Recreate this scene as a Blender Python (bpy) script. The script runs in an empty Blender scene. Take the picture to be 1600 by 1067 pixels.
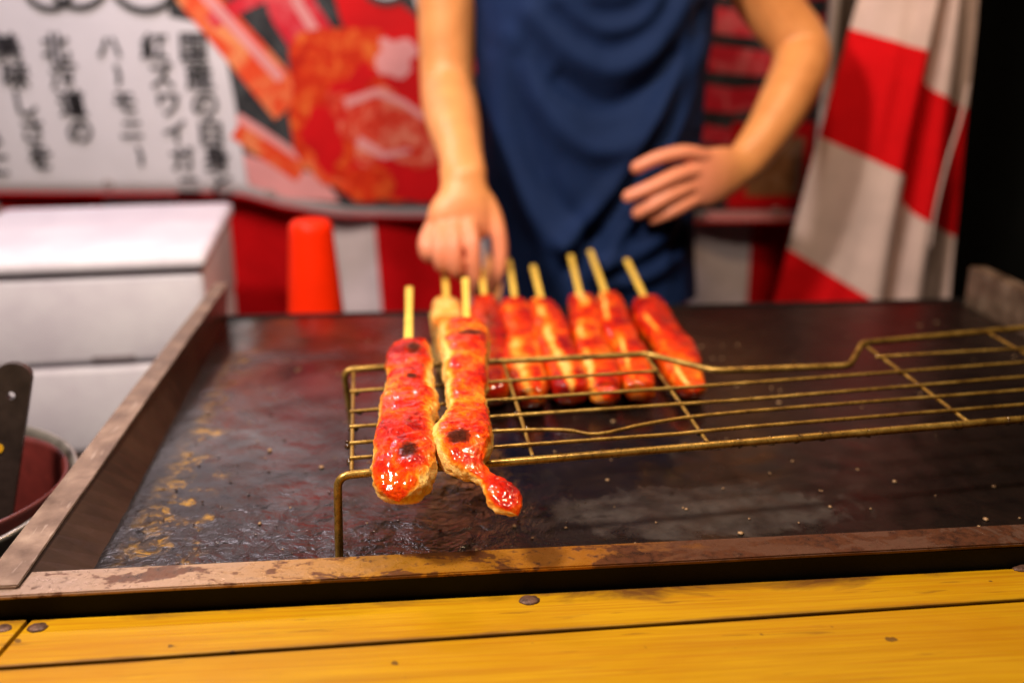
import bpy, bmesh, math, random
from mathutils import Vector, Matrix, noise
random.seed(7)
S = bpy.context.scene
COL = S.collection
PI = math.pi

# ------------------------------------------------------------------ camera
cam = bpy.data.objects.new('camera', bpy.data.cameras.new('camera'))
COL.objects.link(cam)
cam.location = (0, 0, 1.25)
cam.rotation_euler = (math.radians(90 - 17.88), 0, math.radians(-4.9))
cam.data.lens = 35.0
cam.data.sensor_width = 36.0
cam.data.clip_start = 0.02
cam.data.clip_end = 200
cam.data.dof.use_dof = True
cam.data.dof.focus_distance = 0.665
cam.data.dof.aperture_fstop = 2.7
cam.data.dof.aperture_blades = 9
S.camera = cam

# ------------------------------------------------------------------ night sky
W = bpy.data.worlds.new('World')
S.world = W
W.use_nodes = True
nt = W.node_tree
nt.nodes.clear()
wo = nt.nodes.new('ShaderNodeOutputWorld')
bg = nt.nodes.new('ShaderNodeBackground')
sky = nt.nodes.new('ShaderNodeTexSky')
sky.sky_type = 'NISHITA'
sky.sun_disc = False
sky.sun_elevation = math.radians(-4)
sky.sun_rotation = math.radians(200)
bg.inputs['Strength'].default_value = 0.05
nt.links.new(sky.outputs[0], bg.inputs[0])
nt.links.new(bg.outputs[0], wo.inputs[0])

# ------------------------------------------------------------------ stall lamps (the lit lamps of the night stall, hung under its roof)
def lamp(loc, target, sx, sy, watts, col):
    l = bpy.data.lights.new('stall_lamp', 'AREA')
    l.shape = 'ELLIPSE'
    l.size = sx
    l.size_y = sy
    l.energy = watts
    l.color = col
    o = bpy.data.objects.new('stall_lamp', l)
    COL.objects.link(o)
    o.location = loc
    o.rotation_euler = (Vector(target) - Vector(loc)).to_track_quat('-Z', 'Y').to_euler()
    return o

lamp((-0.50, 0.50, 1.86), (0.05, 1.00, 0.95), 0.15, 0.15, 16.5, (1.0, 0.88, 0.75))
lamp((0.18, 0.62, 1.95), (0.20, 1.10, 0.95), 0.13, 0.13, 5.5, (1.0, 0.85, 0.66))
lamp((-0.52, 1.52, 2.00), (-0.50, 1.60, 0.9), 0.50, 0.06, 5.2, (1.0, 0.84, 0.93))
lamp((0.60, 1.05, 1.95), (0.62, 1.45, 1.0), 0.12, 0.12, 3.2, (1.0, 0.68, 0.38))

S.view_settings.view_transform = 'Standard'
S.view_settings.look = 'None'
S.view_settings.exposure = 0.38
S.view_settings.gamma = 1.0
S.view_settings.use_curve_mapping = False
try:
    S.cycles.use_denoising = True
    S.cycles.sample_clamp_indirect = 6
    S.cycles.max_bounces = 8
except Exception:
    pass

# ------------------------------------------------------------------ helpers
def tag(o, label=None, cat=None, group=None, kind=None):
    if label: o['label'] = label
    if cat: o['category'] = cat
    if group: o['group'] = group
    if kind: o['kind'] = kind
    return o

def thing(name, loc, label, cat, group=None):
    o = bpy.data.objects.new(name, None)
    COL.objects.link(o)
    o.location = loc
    o.empty_display_size = 0.02
    return tag(o, label, cat, group)

def wloc(o):
    v = Vector((0, 0, 0))
    while o is not None:
        v += o.location
        o = o.parent
    return v

def obj(name, me, mats=None, parent=None, smooth=True):
    """link world-space mesh data as one object; with a parent its vertices become local to the parent"""
    if isinstance(me, bmesh.types.BMesh):
        bm = me
        me = bpy.data.meshes.new(name)
        bm.to_mesh(me)
        bm.free()
    o = bpy.data.objects.new(name, me)
    COL.objects.link(o)
    if parent is not None:
        o.parent = parent
        off = wloc(parent)
        me.transform(Matrix.Translation(-off))
    if mats is not None:
        for m in (mats if isinstance(mats, (list, tuple)) else [mats]):
            me.materials.append(m)
    if smooth:
        for p in me.polygons:
            p.use_smooth = True
    return o

def box_bm(bm, x0, x1, y0, y1, z0, z1, bev=0.0, rot=None):
    b = bmesh.new()
    bmesh.ops.create_cube(b, size=1)
    for v in b.verts:
        v.co = Vector(((v.co.x + .5) * (x1 - x0) + x0, (v.co.y + .5) * (y1 - y0) + y0, (v.co.z + .5) * (z1 - z0) + z0))
    if bev:
        bmesh.ops.bevel(b, geom=b.edges[:], offset=bev, segments=2, affect='EDGES', profile=.6)
    if rot is not None:
        bmesh.ops.transform(b, matrix=rot, verts=b.verts)
    m = bpy.data.meshes.new('tmp')
    b.to_mesh(m)
    b.free()
    bm.from_mesh(m)
    bpy.data.meshes.remove(m)

def prism(bm, pts, z0, z1, bev=0.0):
    """convex or simple polygon in xy, extruded from z0 to z1"""
    b = bmesh.new()
    lo = [b.verts.new((x, y, z0)) for x, y in pts]
    hi = [b.verts.new((x, y, z1)) for x, y in pts]
    b.faces.new(lo[::-1])
    b.faces.new(hi)
    n = len(pts)
    for i in range(n):
        b.faces.new((lo[i], lo[(i + 1) % n], hi[(i + 1) % n], hi[i]))
    bmesh.ops.recalc_face_normals(b, faces=b.faces[:])
    if bev:
        bmesh.ops.bevel(b, geom=b.edges[:], offset=bev, segments=2, affect='EDGES', profile=.6)
    m = bpy.data.meshes.new('tmp')
    b.to_mesh(m)
    b.free()
    bm.from_mesh(m)
    bpy.data.meshes.remove(m)

def frames(pts, up=None):
    n = len(pts)
    T = []
    for i in range(n):
        a = pts[max(i - 1, 0)]
        c = pts[min(i + 1, n - 1)]
        T.append((c - a).normalized())
    u = Vector(up) if up else Vector((0, 0, 1))
    if abs(u.dot(T[0])) > .9:
        u = Vector((1, 0, 0)) if not up else u
    out = []
    for t in T:
        s = t.cross(u)
        if s.length < 1e-5:
            s = t.cross(Vector((1, 0, 0)))
        s.normalize()
        u2 = s.cross(t).normalized()
        u = u2 if not up else Vector(up)
        out.append((s, u2, t))
    return out

def spline(pts, k=8):
    """Catmull-Rom through tuples of any length"""
    P = [pts[0]] + list(pts) + [pts[-1]]
    out = []
    for i in range(1, len(P) - 2):
        for j in range(k):
            t = j / k
            out.append(tuple(.5 * (2 * b + (c - a) * t + (2 * a - 5 * b + 4 * c - d) * t * t + (3 * b - a - 3 * c + d) * t ** 3)
                             for a, b, c, d in zip(P[i - 1], P[i], P[i + 1], P[i + 2])))
    out.append(tuple(pts[-1]))
    return out

def tube(bm, pts, r, seg=10, up=None, cap=True, rb=None):
    """tube through pts; r (sideways) and rb (up) may be lists; rounded ends when cap"""
    P = [Vector(p) for p in pts]
    n = len(P)
    R = list(r) if isinstance(r, (list, tuple)) else [r] * n
    B = list(rb) if isinstance(rb, (list, tuple)) else ([rb] * n if rb else R[:])
    F = frames(P, up)
    if cap:
        for end in (0, 1):
            i = 0 if end == 0 else len(P) - 1
            t = F[i][2] * (-1 if end == 0 else 1)
            rr, bb = R[i], B[i]
            e = min(rr, bb)
            ex = []
            for a in (30, 60, 82):
                ca, sa = math.cos(math.radians(a)), math.sin(math.radians(a))
                ex.append((P[i] + t * e * sa, rr * ca, bb * ca, F[i]))
            if end == 0:
                ex = ex[::-1]
                P = [e_[0] for e_ in ex] + P
                R = [e_[1] for e_ in ex] + R
                B = [e_[2] for e_ in ex] + B
                F = [e_[3] for e_ in ex] + F
            else:
                P = P + [e_[0] for e_ in ex]
                R = R + [e_[1] for e_ in ex]
                B = B + [e_[2] for e_ in ex]
                F = F + [e_[3] for e_ in ex]
    rings = []
    for p, a, b, (s, u, t) in zip(P, R, B, F):
        rings.append([bm.verts.new(p + s * (a * math.cos(2 * PI * k / seg)) + u * (b * math.sin(2 * PI * k / seg))) for k in range(seg)])
    for i in range(len(rings) - 1):
        for k in range(seg):
            bm.faces.new((rings[i][k], rings[i][(k + 1) % seg], rings[i + 1][(k + 1) % seg], rings[i + 1][k]))
    bm.faces.new(rings[0][::-1])
    bm.faces.new(rings[-1])

def lathe(bm, prof, c, seg=48, close=False):
    rings = []
    for r, z in prof:
        rings.append([bm.verts.new((c[0] + r * math.cos(2 * PI * k / seg), c[1] + r * math.sin(2 * PI * k / seg), c[2] + z)) for k in range(seg)])
    for i in range(len(rings) - 1):
        for k in range(seg):
            bm.faces.new((rings[i][k], rings[i][(k + 1) % seg], rings[i + 1][(k + 1) % seg], rings[i + 1][k]))
    if close:
        bm.faces.new(rings[0][::-1])
        bm.faces.new(rings[-1])
    bmesh.ops.recalc_face_normals(bm, faces=bm.faces[:])

# ------------------------------------------------------------------ materials
class M:
    def __init__(s, name):
        s.m = bpy.data.materials.new(name)
        s.m.use_nodes = True
        s.t = s.m.node_tree
        s.b = next(n for n in s.t.nodes if n.type == 'BSDF_PRINCIPLED')
        s.co = None
    def n(s, typ, **kw):
        x = s.t.nodes.new(typ)
        for k, v in kw.items():
            setattr(x, k, v)
        return x
    def l(s, a, b):
        s.t.links.new(a, b)
    def coord(s, scale=(1, 1, 1), rot=(0, 0, 0), kind='Object'):
        if s.co is None:
            s.co = s.n('ShaderNodeTexCoord')
        mp = s.n('ShaderNodeMapping')
        mp.inputs['Scale'].default_value = scale
        mp.inputs['Rotation'].default_value = rot
        s.l(s.co.outputs[kind], mp.inputs[0])
        return mp.outputs[0]
    def noise(s, scale, detail=4, rough=.55, dist=0, vec=None):
        x = s.n('ShaderNodeTexNoise')
        x.inputs['Scale'].default_value = scale
        x.inputs['Detail'].default_value = detail
        x.inputs['Roughness'].default_value = rough
        x.inputs['Distortion'].default_value = dist
        s.l(vec if vec is not None else s.coord(), x.inputs['Vector'])
        return x.outputs['Fac']
    def ramp(s, fac, stops, interp='LINEAR'):
        r = s.n('ShaderNodeValToRGB')
        r.color_ramp.interpolation = interp
        el = r.color_ramp.elements
        while len(el) < len(stops):
            el.new(.5)
        for e, (p, c) in zip(el, stops):
            e.position = p
            e.color = (c, c, c, 1) if isinstance(c, (int, float)) else (*c, 1)
        s.l(fac, r.inputs[0])
        return r.outputs[0]
    def mix(s, fac, a, b, mode='MIX'):
        x = s.n('ShaderNodeMix', data_type='RGBA', blend_type=mode)
        for v, i in ((fac, 0), (a, 6), (b, 7)):
            if isinstance(v, (int, float)):
                x.inputs[i].default_value = v if i == 0 else (v, v, v, 1)
            elif isinstance(v, tuple):
                x.inputs[i].default_value = (*v, 1)
            else:
                s.l(v, x.inputs[i])
        return x.outputs[2]
    def math(s, op, a, b=None, clamp=False):
        x = s.n('ShaderNodeMath', operation=op, use_clamp=clamp)
        for v, i in ((a, 0), (b, 1)):
            if v is None:
                continue
            if isinstance(v, (int, float)):
                x.inputs[i].default_value = v
            else:
                s.l(v, x.inputs[i])
        return x.outputs[0]
    def sep(s, vec):
        x = s.n('ShaderNodeSeparateXYZ')
        s.l(vec, x.inputs[0])
        return x.outputs
    def attr(s, name):
        return s.n('ShaderNodeAttribute', attribute_name=name).outputs['Fac']
    def coat_bump(s, h, strength, dist):
        x = s.n('ShaderNodeBump')
        x.inputs['Strength'].default_value = strength
        x.inputs['Distance'].default_value = dist
        s.l(h, x.inputs['Height'])
        s.l(x.outputs[0], s.b.inputs['Coat Normal'])
    def bump(s, h, strength=.3, dist=.002, prev=None):
        x = s.n('ShaderNodeBump')
        x.inputs['Strength'].default_value = strength
        x.inputs['Distance'].default_value = dist
        s.l(h, x.inputs['Height'])
        if prev is not None:
            s.l(prev, x.inputs['Normal'])
        s.l(x.outputs[0], s.b.inputs['Normal'])
        s.l(x.outputs[0], s.b.inputs['Coat Normal'])
        return x.outputs[0]
    def set(s, **kw):
        for k, v in kw.items():
            i = s.b.inputs[k.replace('_', ' ')]
            if isinstance(v, (int, float)):
                i.default_value = v
            elif isinstance(v, tuple):
                i.default_value = (*v, 1) if len(v) == 3 and i.type == 'RGBA' else v
            else:
                s.l(v, i)
        return s

def plain(name, c, rough=.6, var=.15, scale=30, metal=0, bump=0.0, bscale=200, **kw):
    k = M(name)
    n = k.noise(scale, 5)
    lo = tuple(x * (1 - var) for x in c)
    hi = tuple(min(1, x * (1 + var)) for x in c)
    k.set(Base_Color=k.ramp(n, [(.3, lo), (.7, hi)]), Roughness=rough, Metallic=metal, **kw)
    if bump:
        k.bump(k.noise(bscale, 4), bump, .001)
    return k.m

MT = {}

def mat_meat():
    k = M('glazed_meat')
    g = k.attr('glaze')
    c = k.attr('char')
    n1 = k.noise(75, 7, .68, .9)
    n2 = k.noise(420, 4, .6)
    n3 = k.noise(1300, 3, .6)
    gg = k.math('ADD', g, k.math('MULTIPLY', k.math('SUBTRACT', n1, .5), 1.35))
    gg = k.math('ADD', gg, k.math('MULTIPLY', k.math('SUBTRACT', n2, .5), .30), True)
    col = k.ramp(gg, [(.0, (.92, .54, .16)), (.16, (.90, .36, .050)), (.34, (.86, .21, .010)), (.54, (.82, .075, .002)), (.76, (.60, .014, .002)), (1, (.26, .004, .002))])
    cc = k.math('ADD', c, k.math('MULTIPLY', k.math('SUBTRACT', n2, .5), .75))
    cc = k.math('MULTIPLY', cc, k.ramp(c, [(.02, 0.0), (.15, 1.0)]))
    cc = k.math('ADD', cc, k.math('MULTIPLY', k.math('SUBTRACT', n3, .5), .5))
    halo = k.ramp(cc, [(.10, 0.0), (.45, .85)])
    col = k.mix(halo, col, (.30, .022, .006))
    cm = k.ramp(cc, [(.36, 0.0), (.72, 1.0)])
    ch = k.ramp(n3, [(.35, (.026, .007, .005)), (.7, (.15, .026, .010))])
    k.set(Base_Color=k.mix(cm, col, ch))
    r = k.ramp(gg, [(.1, .36), (.5, .22), (.8, .12)])
    k.set(Roughness=k.mix(cm, r, .7), Specular_IOR_Level=.04)
    k.set(Subsurface_Weight=.22, Subsurface_Radius=(.009, .0032, .0012), Subsurface_Scale=.5)
    k.set(Coat_Weight=k.mix(cm, k.math('MULTIPLY', k.ramp(gg, [(.20, .25), (.50, 1.0)]), k.ramp(k.noise(55, 3), [(.38, .15), (.54, 1.0)])), 0.1), Coat_Roughness=.06)
    fib = k.noise(260, 5, .62, .5, k.coord((1.0, .22, 1.0)))
    h = k.math('ADD', k.math('ADD', k.noise(150, 6, .62, 1.0), k.math('MULTIPLY', fib, .7)), k.math('MULTIPLY', k.noise(600, 4, .6), .40))
    h = k.math('ADD', h, k.math('MULTIPLY', k.math('MULTIPLY', n3, cm), .8))
    k.bump(h, 1.0, .0030)
    k.coat_bump(k.noise(85, 2.2, .5, .9), .42, .0034)
    return k.m

def mat_plate():
    k = M('oily_iron_plate')
    v = k.coord()
    x, y, z = k.sep(v)
    n1 = k.noise(7, 6, .6, .8)
    n2 = k.noise(28, 5, .65, .5)
    base = k.ramp(n2, [(.3, (.003, .002, .002)), (.6, (.009, .005, .004)), (.8, (.020, .011, .008))])
    # brown yellow oil that has pooled along the left wall
    e = k.math('SUBTRACT', 1.0, k.math('MULTIPLY', k.math('ADD', x, .240), 9.5))
    e = k.math('SUBTRACT', e, k.math('MULTIPLY', k.math('SUBTRACT', y, .60), .45))
    e = k.math('MULTIPLY', e, 1.15)
    oil = k.math('ADD', e, k.math('MULTIPLY', k.math('SUBTRACT', n2, .5), 2.2))
    oilm = k.ramp(oil, [(.50, 0.0), (.72, 1.0)])
    oilc = k.ramp(k.noise(75, 6, .72, .6), [(.42, (.006, .004, .002)), (.50, (.060, .026, .003)), (.62, (.34, .165, .004))])
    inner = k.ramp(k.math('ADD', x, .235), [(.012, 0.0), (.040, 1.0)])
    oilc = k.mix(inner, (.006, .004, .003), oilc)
    base = k.mix(oilm, base, oilc)
    # dried grey residue towards the right front
    dx = k.math('MULTIPLY', k.math('SUBTRACT', x, .20), 6.0)
    dy = k.math('MULTIPLY', k.math('SUBTRACT', y, .655), 17.0)
    d = k.math('ADD', k.math('MULTIPLY', dx, dx), k.math('MULTIPLY', dy, dy))
    rs = k.math('ADD', k.math('SUBTRACT', 1.0, d), k.math('MULTIPLY', k.math('SUBTRACT', n2, .5), 1.6))
    rsm = k.math('MULTIPLY', k.ramp(rs, [(.45, 0.0), (.66, 1.0)]), k.ramp(k.noise(40, 5, .65), [(.35, .25), (.65, .9)]))
    base = k.mix(rsm, base, (.042, .032, .028))
    k.set(Base_Color=base)
    rough = k.ramp(n1, [(.38, .07), (.52, .18), (.66, .42)])
    xr = k.ramp(k.math('ADD', x, k.math('MULTIPLY', k.math('SUBTRACT', n1, .5), .3)), [(.05, 0.0), (.30, 1.0)])
    rough = k.mix(xr, rough, .30)
    rough = k.mix(rsm, rough, .55)
    k.set(Roughness=rough, Specular_IOR_Level=k.mix(xr, .35, .18), Coat_Weight=k.math('MULTIPLY', k.mix(k.math('MULTIPLY', oilm, .7), k.mix(xr, .95, .12), .1), k.ramp(k.noise(9, 4, .6, .6), [(.42, .25), (.58, 1.0)])), Coat_Roughness=k.ramp(n1, [(.36, .10), (.62, .34)]), Coat_IOR=1.7)
    wet = k.math('ADD', k.noise(75, 4, .55, .7), k.math('MULTIPLY', k.noise(22, 3, .5, .8), 1.3))
    fine = k.noise(260, 4, .6)
    near = k.ramp(y, [(.60, 1.0), (.66, .60), (.73, .20), (.95, .05)])
    lm = k.ramp(k.math('ADD', x, k.math('MULTIPLY', k.math('SUBTRACT', n1, .5), .25)), [(.03, 1.0), (.15, .06)])
    h = k.math('MULTIPLY', k.math('MULTIPLY', k.math('ADD', wet, k.math('MULTIPLY', fine, .25)), near), lm)
    k.bump(h, .62, .0060)
    return k.m

def mat_rim_front():
    k = M('rusted_rim_steel')
    v = k.coord()
    x, y, z = k.sep(v)
    n = k.noise(24, 6, .65, .7, k.coord((.55, 1, 1)))
    f = k.noise(130, 5, .65)
    xx = k.math('ADD', x, k.math('MULTIPLY', k.math('SUBTRACT', n, .5), .25))
    m = k.n('ShaderNodeMapRange')
    k.l(xx, m.inputs[0])
    m.inputs[1].default_value = -.28
    m.inputs[2].default_value = .45
    base = k.ramp(m.outputs[0], [(0, (.34, .225, .17)), (.18, (.37, .22, .12)), (.32, (.42, .185, .014)), (.50, (.34, .12, .010)), (.60, (.12, .048, .026)), (1, (.13, .066, .044))])
    rust = k.ramp(k.math('ADD', n, k.math('MULTIPLY', k.math('SUBTRACT', f, .5), .26)), [(.495, 0.0), (.53, 1.0)])
    base = k.mix(k.math('MULTIPLY', rust, .85), base, k.ramp(f, [(.35, (.030, .014, .010)), (.65, (.13, .035, .010))]))
    base = k.mix(k.ramp(f, [(.56, 0.0), (.66, .7)]), base, (.05, .018, .008))
    k.set(Base_Color=base, Roughness=k.ramp(f, [(.35, .24), (.65, .48)]), Metallic=.45)
    k.bump(k.math('ADD', f, n), .35, .0015)
    return k.m

def mat_rim_side():
    k = M('brown_rim_steel')
    n = k.noise(40, 6, .6)
    sc = k.noise(30, 3, .5, 0, k.coord((9, 1.2, 1), (0, 0, .5)))
    base = k.ramp(n, [(.3, (.15, .09, .06)), (.55, (.27, .175, .12)), (.75, (.40, .28, .20))])
    base = k.mix(k.ramp(sc, [(.64, 0.0), (.70, .5)]), base, (.50, .38, .30))
    k.set(Base_Color=base, Roughness=k.ramp(n, [(.3, .28), (.7, .48)]), Metallic=.65)
    k.bump(k.noise(220, 4), .18, .001)
    return k.m

def mat_wire():
    k = M('greasy_brass_wire')
    n = k.noise(60, 5, .6)
    f = k.noise(420, 4)
    base = k.ramp(n, [(.3, (.13, .060, .010)), (.5, (.33, .18, .032)), (.7, (.54, .33, .08))])
    base = k.mix(k.ramp(f, [(.60, 0.0), (.70, .8)]), base, (.035, .016, .007))
    k.set(Base_Color=base, Roughness=k.ramp(f, [(.4, .26), (.65, .45)]), Metallic=.6)
    k.bump(f, .18, .0006)
    return k.m

def mat_wood():
    k = M('yellow_varnished_plank')
    g = k.noise(26, 6, .6, .35, k.coord((.35, 7, 7)))
    g2 = k.noise(60, 5, .65, .15, k.coord((.12, 9, 9)))
    st = k.noise(14, 6, .65, .6, k.coord((.6, 1.5, 1)))
    base = k.ramp(g, [(.28, (.34, .158, .002)), (.5, (.41, .205, .003)), (.72, (.46, .245, .004))])
    base = k.mix(k.ramp(g2, [(.36, .65), (.54, 0.0)]), base, (.33, .125, .003))
    x, y, z = k.sep(k.coord())
    ye = k.math('SUBTRACT', y, k.math('MULTIPLY', x, .0093))
    edge = k.math('ADD', k.math('MULTIPLY', k.math('SUBTRACT', ye, .5440), 48.0), k.math('MULTIPLY', k.math('SUBTRACT', st, .5), 3.0))
    big = k.noise(6, 5, .6, .5, k.coord((.7, 2.2, 1)))
    base = k.mix(k.ramp(big, [(.48, 0.0), (.68, .55)]), base, (.34, .125, .002))
    base = k.mix(k.ramp(edge, [(.34, 0.0), (.85, .9)]), base, (.085, .026, .007))
    gap = k.math('SUBTRACT', 1.0, k.math('MULTIPLY', k.math('ABSOLUTE', k.math('SUBTRACT', k.math('SUBTRACT', y, k.math('MULTIPLY', x, .0285)), .5155)), 190.0))
    base = k.mix(k.ramp(k.math('ADD', gap, k.math('MULTIPLY', k.math('SUBTRACT', st, .5), 1.6)), [(.30, 0.0), (.85, .75)]), base, (.11, .040, .006))
    scr = k.noise(34, 3, .5, .2, k.coord((.5, 6, 1), (0, 0, .06)))
    base = k.mix(k.ramp(scr, [(.66, 0.0), (.72, .6)]), base, (.16, .060, .006))
    sp = k.noise(70, 2, .4)
    base = k.mix(k.ramp(sp, [(.735, 0.0), (.76, .8)]), base, (.07, .03, .01))
    k.set(Base_Color=base, Roughness=k.ramp(st, [(.35, .34), (.65, .5)]), Specular_IOR_Level=.16)
    k.bump(k.math('ADD', g2, k.math('MULTIPLY', g, .5)), .28, .0012)
    return k.m

def mat_skin():
    k = M('skin')
    n = k.noise(22, 5, .6)
    base = k.ramp(n, [(.3, (.60, .225, .070)), (.7, (.74, .31, .105))])
    hand = k.attr('hand')
    base = k.mix(k.math('MULTIPLY', hand, .75), base, (.74, .235, .145))
    k.set(Base_Color=base, Roughness=.42, Specular_IOR_Level=.5, Subsurface_Weight=.03, Subsurface_Radius=(.012, .005, .003), Subsurface_Scale=.5)
    k.bump(k.math('ADD', k.math('MULTIPLY', k.noise(300, 3), .5), k.noise(32, 4)), .45, .003)
    return k.m

def mat_cloth(name, c, rough=.85, scale=900, sheen=0.0):
    k = M(name)
    n = k.noise(18, 5, .6)
    k.set(Base_Color=k.ramp(n, [(.3, tuple(v * .88 for v in c)), (.7, tuple(min(1, v * 1.1) for v in c))]), Roughness=rough, Sheen_Weight=sheen, Specular_IOR_Level=.08)
    k.bump(k.noise(scale, 2), .2, .0008)
    return k.m

def mat_foam():
    k = M('white_styrofoam')
    vo = k.n('ShaderNodeTexVoronoi')
    vo.inputs['Scale'].default_value = 230
    k.l(k.coord(), vo.inputs['Vector'])
    n = k.noise(9, 5, .65)
    k.set(Base_Color=k.ramp(n, [(.35, (.60, .54, .62)), (.6, (.70, .65, .72))]), Roughness=.7)
    k.bump(vo.outputs['Distance'], .25, .001)
    return k.m

def mat_crab(name, c0, c1, c2, sc=16):
    k = M(name)
    n = k.noise(sc, 6, .68, .9)
    k.set(Base_Color=k.ramp(n, [(.28, c0), (.48, c1), (.66, c2)]), Roughness=.5, Specular_IOR_Level=.12)
    return k.m

MT['meat'] = mat_meat()
MT['plate'] = mat_plate()
MT['rim_front'] = mat_rim_front()
MT['rim_side'] = mat_rim_side()
MT['shaded_soot_steel'] = plain('shaded_greasy_steel', (.026, .012, .007), .4, .5, 25, 0, .25, 180, Specular_IOR_Level=.3)  # inner wall: base colour darkened for shade as well as soot and grease
MT['wire'] = mat_wire()
MT['wood'] = mat_wood()
MT['skin'] = mat_skin()
MT['foam'] = mat_foam()
MT['black_steel'] = plain('matt_black_steel', (.006, .005, .005), .7, .3, 40, 0, .2, Specular_IOR_Level=.2)  # near black throughout, for the front face and back edge
MT['screw'] = plain('rusted_screw_head', (.10, .045, .028), .55, .5, 240, .4, .6, 500)
MT['bamboo'] = plain('bamboo_stick', (.74, .47, .07), .5, .15, 60, 0, .15, 400)
MT['navy'] = mat_cloth('navy_jersey', (.008, .019, .066), .75, 900, 0.0)
MT['trousers'] = mat_cloth('dark_denim', (.010, .014, .026))
MT['hair'] = plain('black_hair', (.01, .008, .007), .5, .4, 200, 0, .5, 400)
MT['red_cloth'] = mat_cloth('red_curtain_cloth', (.60, .004, .007))
MT['white_cloth'] = mat_cloth('white_curtain_cloth', (.68, .57, .60))
MT['cream_cloth'] = mat_cloth('cream_drape_cloth', (.60, .44, .41))
MT['vinyl'] = plain('white_banner_vinyl', (.64, .61, .66), .42, .04, 12)
MT['ink'] = plain('black_print_ink', (.010, .009, .011), .45, .1)
MT['dark_print'] = mat_crab('charcoal_print', (.012, .012, .014), (.030, .030, .034), (.075, .080, .085), 26)
MT['leg_print'] = mat_crab('crab_leg_print', (.52, .010, .018), (.62, .022, .042), (.70, .15, .16), 14)
MT['leg_print2'] = mat_crab('crab_leg_orange_print', (.70, .030, .010), (.72, .07, .020), (.78, .30, .12), 12)
MT['body_print'] = mat_crab('crab_shell_print', (.34, .006, .004), (.62, .030, .006), (.74, .16, .03), 20)
MT['body_print2'] = mat_crab('crab_meat_print', (.42, .008, .006), (.62, .040, .018), (.74, .26, .17), 26)
MT['red_print'] = plain('red_print', (.58, .005, .008), .5, .15, 10, Specular_IOR_Level=.12)
MT['pink_print'] = plain('pale_pink_print', (.72, .30, .30), .5, .1, 10, Specular_IOR_Level=.12)
MT['brown_print'] = mat_crab('brown_food_print', (.10, .035, .015), (.30, .13, .05), (.42, .24, .15), 22)
MT['foam_shade'] = plain('shaded_foam_recess', (.20, .16, .18), .8, .2, 60)  # foam darkened to stand for the shade inside the grip recess
MT['cup'] = plain('orange_red_plastic', (.88, .022, .001), .4, .06, 20, Specular_IOR_Level=.15)
MT['cardboard'] = plain('brown_cardboard', (.12, .055, .025), .8, .2, 20)
MT['dark_wood'] = plain('dark_stained_wood', (.035, .018, .011), .6, .4, 30, 0, .2)
MT['pale_metal'] = plain('pale_painted_pole', (.42, .35, .33), .45, .1, 30, .2)
MT['pot_metal'] = plain('worn_pot_aluminium', (.42, .37, .33), .32, .25, 50, .8, .2)
MT['pot_red'] = plain('dark_red_enamel', (.085, .010, .008), .45, .25, 60, 0, .2)
MT['handle'] = plain('stained_black_handle', (.028, .018, .015), .42, .4, 60, 0, .25)
MT['yellow_dot'] = plain('yellow_paint_dot', (.70, .36, .01), .5, .1)
MT['grease'] = plain('brown_grease', (.045, .017, .004), .06, .4, 200, Coat_Weight=.6)
MT['crumb'] = plain('tan_food_crumb', (.30, .17, .08), .45, .5, 500)
MT['ground'] = plain('dark_asphalt', (.045, .043, .042), .9, .25, 40, 0, .4, 300)
MT['night_wall'] = plain('dark_tarpaulin', (.010, .011, .011), .7, .3, 8)
MT['stove'] = plain('stove_steel', (.10, .09, .085), .5, .3, 20, .5)

# ------------------------------------------------------------------ setting
bm = bmesh.new()
bmesh.ops.create_grid(bm, x_segments=8, y_segments=8, size=60)
tag(obj('ground', bm, MT['ground']), kind='structure')

# dark tarpaulin at the far right, hardly lit
bm = bmesh.new()
NX, NZ = 24, 12
gv = [[bm.verts.new((.95 + 2.6 * i / NX, 2.75 + .03 * math.sin(i * 1.1) + .01 * math.sin(j * .9 + i), 0.02 + 2.6 * j / NZ)) for i in range(NX + 1)] for j in range(NZ + 1)]
for j in range(NZ):
    for i in range(NX):
        bm.faces.new((gv[j][i], gv[j][i + 1], gv[j + 1][i + 1], gv[j + 1][i]))
o = obj('tarpaulin', bm, MT['night_wall'])
o.modifiers.new('thick', 'SOLIDIFY').thickness = .004
tag(o, 'black tarpaulin in the dark at the far right behind the striped drape', 'tarpaulin')

# ------------------------------------------------------------------ striped festival curtain behind the stall
def striped_sheet():
    bm = bmesh.new()
    stripes = [(-1.35, -1.18, 1), (-1.18, -1.0, 0), (-1.0, -.82, 1), (-.82, -.64, 0), (-.64, -.50, 1), (-.50, -.245, 0), (-.245, -.103, 1),
               (-.103, .09, 0), (.09, .25, 1), (.25, .42, 0), (.42, .50, 0), (.50, .674, 1), (.674, .86, 0), (.86, 1.0, 1)]
    xs, mi = [], []
    for a, b, m in stripes:
        for q in range(8):
            xs.append(a + (b - a) * q / 8)
            mi.append(m)
    xs.append(stripes[-1][1])
    zs = [.12 + 1.75 * j / 30 for j in range(31)]
    def P(x, z):
        w = .014 * math.sin(x * 19 + .6) + .007 * math.sin(x * 41 + z * 2) + .006 * noise.noise(Vector((x * 9, z * 3, 0)))
        return Vector((x + .008 * math.sin(z * 5 + x * 7), 2.012 + w * (1.25 - .3 * z), z))
    g = [[bm.verts.new(P(x, z)) for x in xs] for z in zs]
    for j in range(len(zs) - 1):
        for i in range(len(xs) - 1):
            f = bm.faces.new((g[j][i], g[j][i + 1], g[j + 1][i + 1], g[j + 1][i]))
            f.material_index = mi[i]
    return bm
o = obj('striped_curtain', striped_sheet(), [MT['red_cloth'], MT['white_cloth']])
o.modifiers.new('thick', 'SOLIDIFY').thickness = .0015
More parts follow.
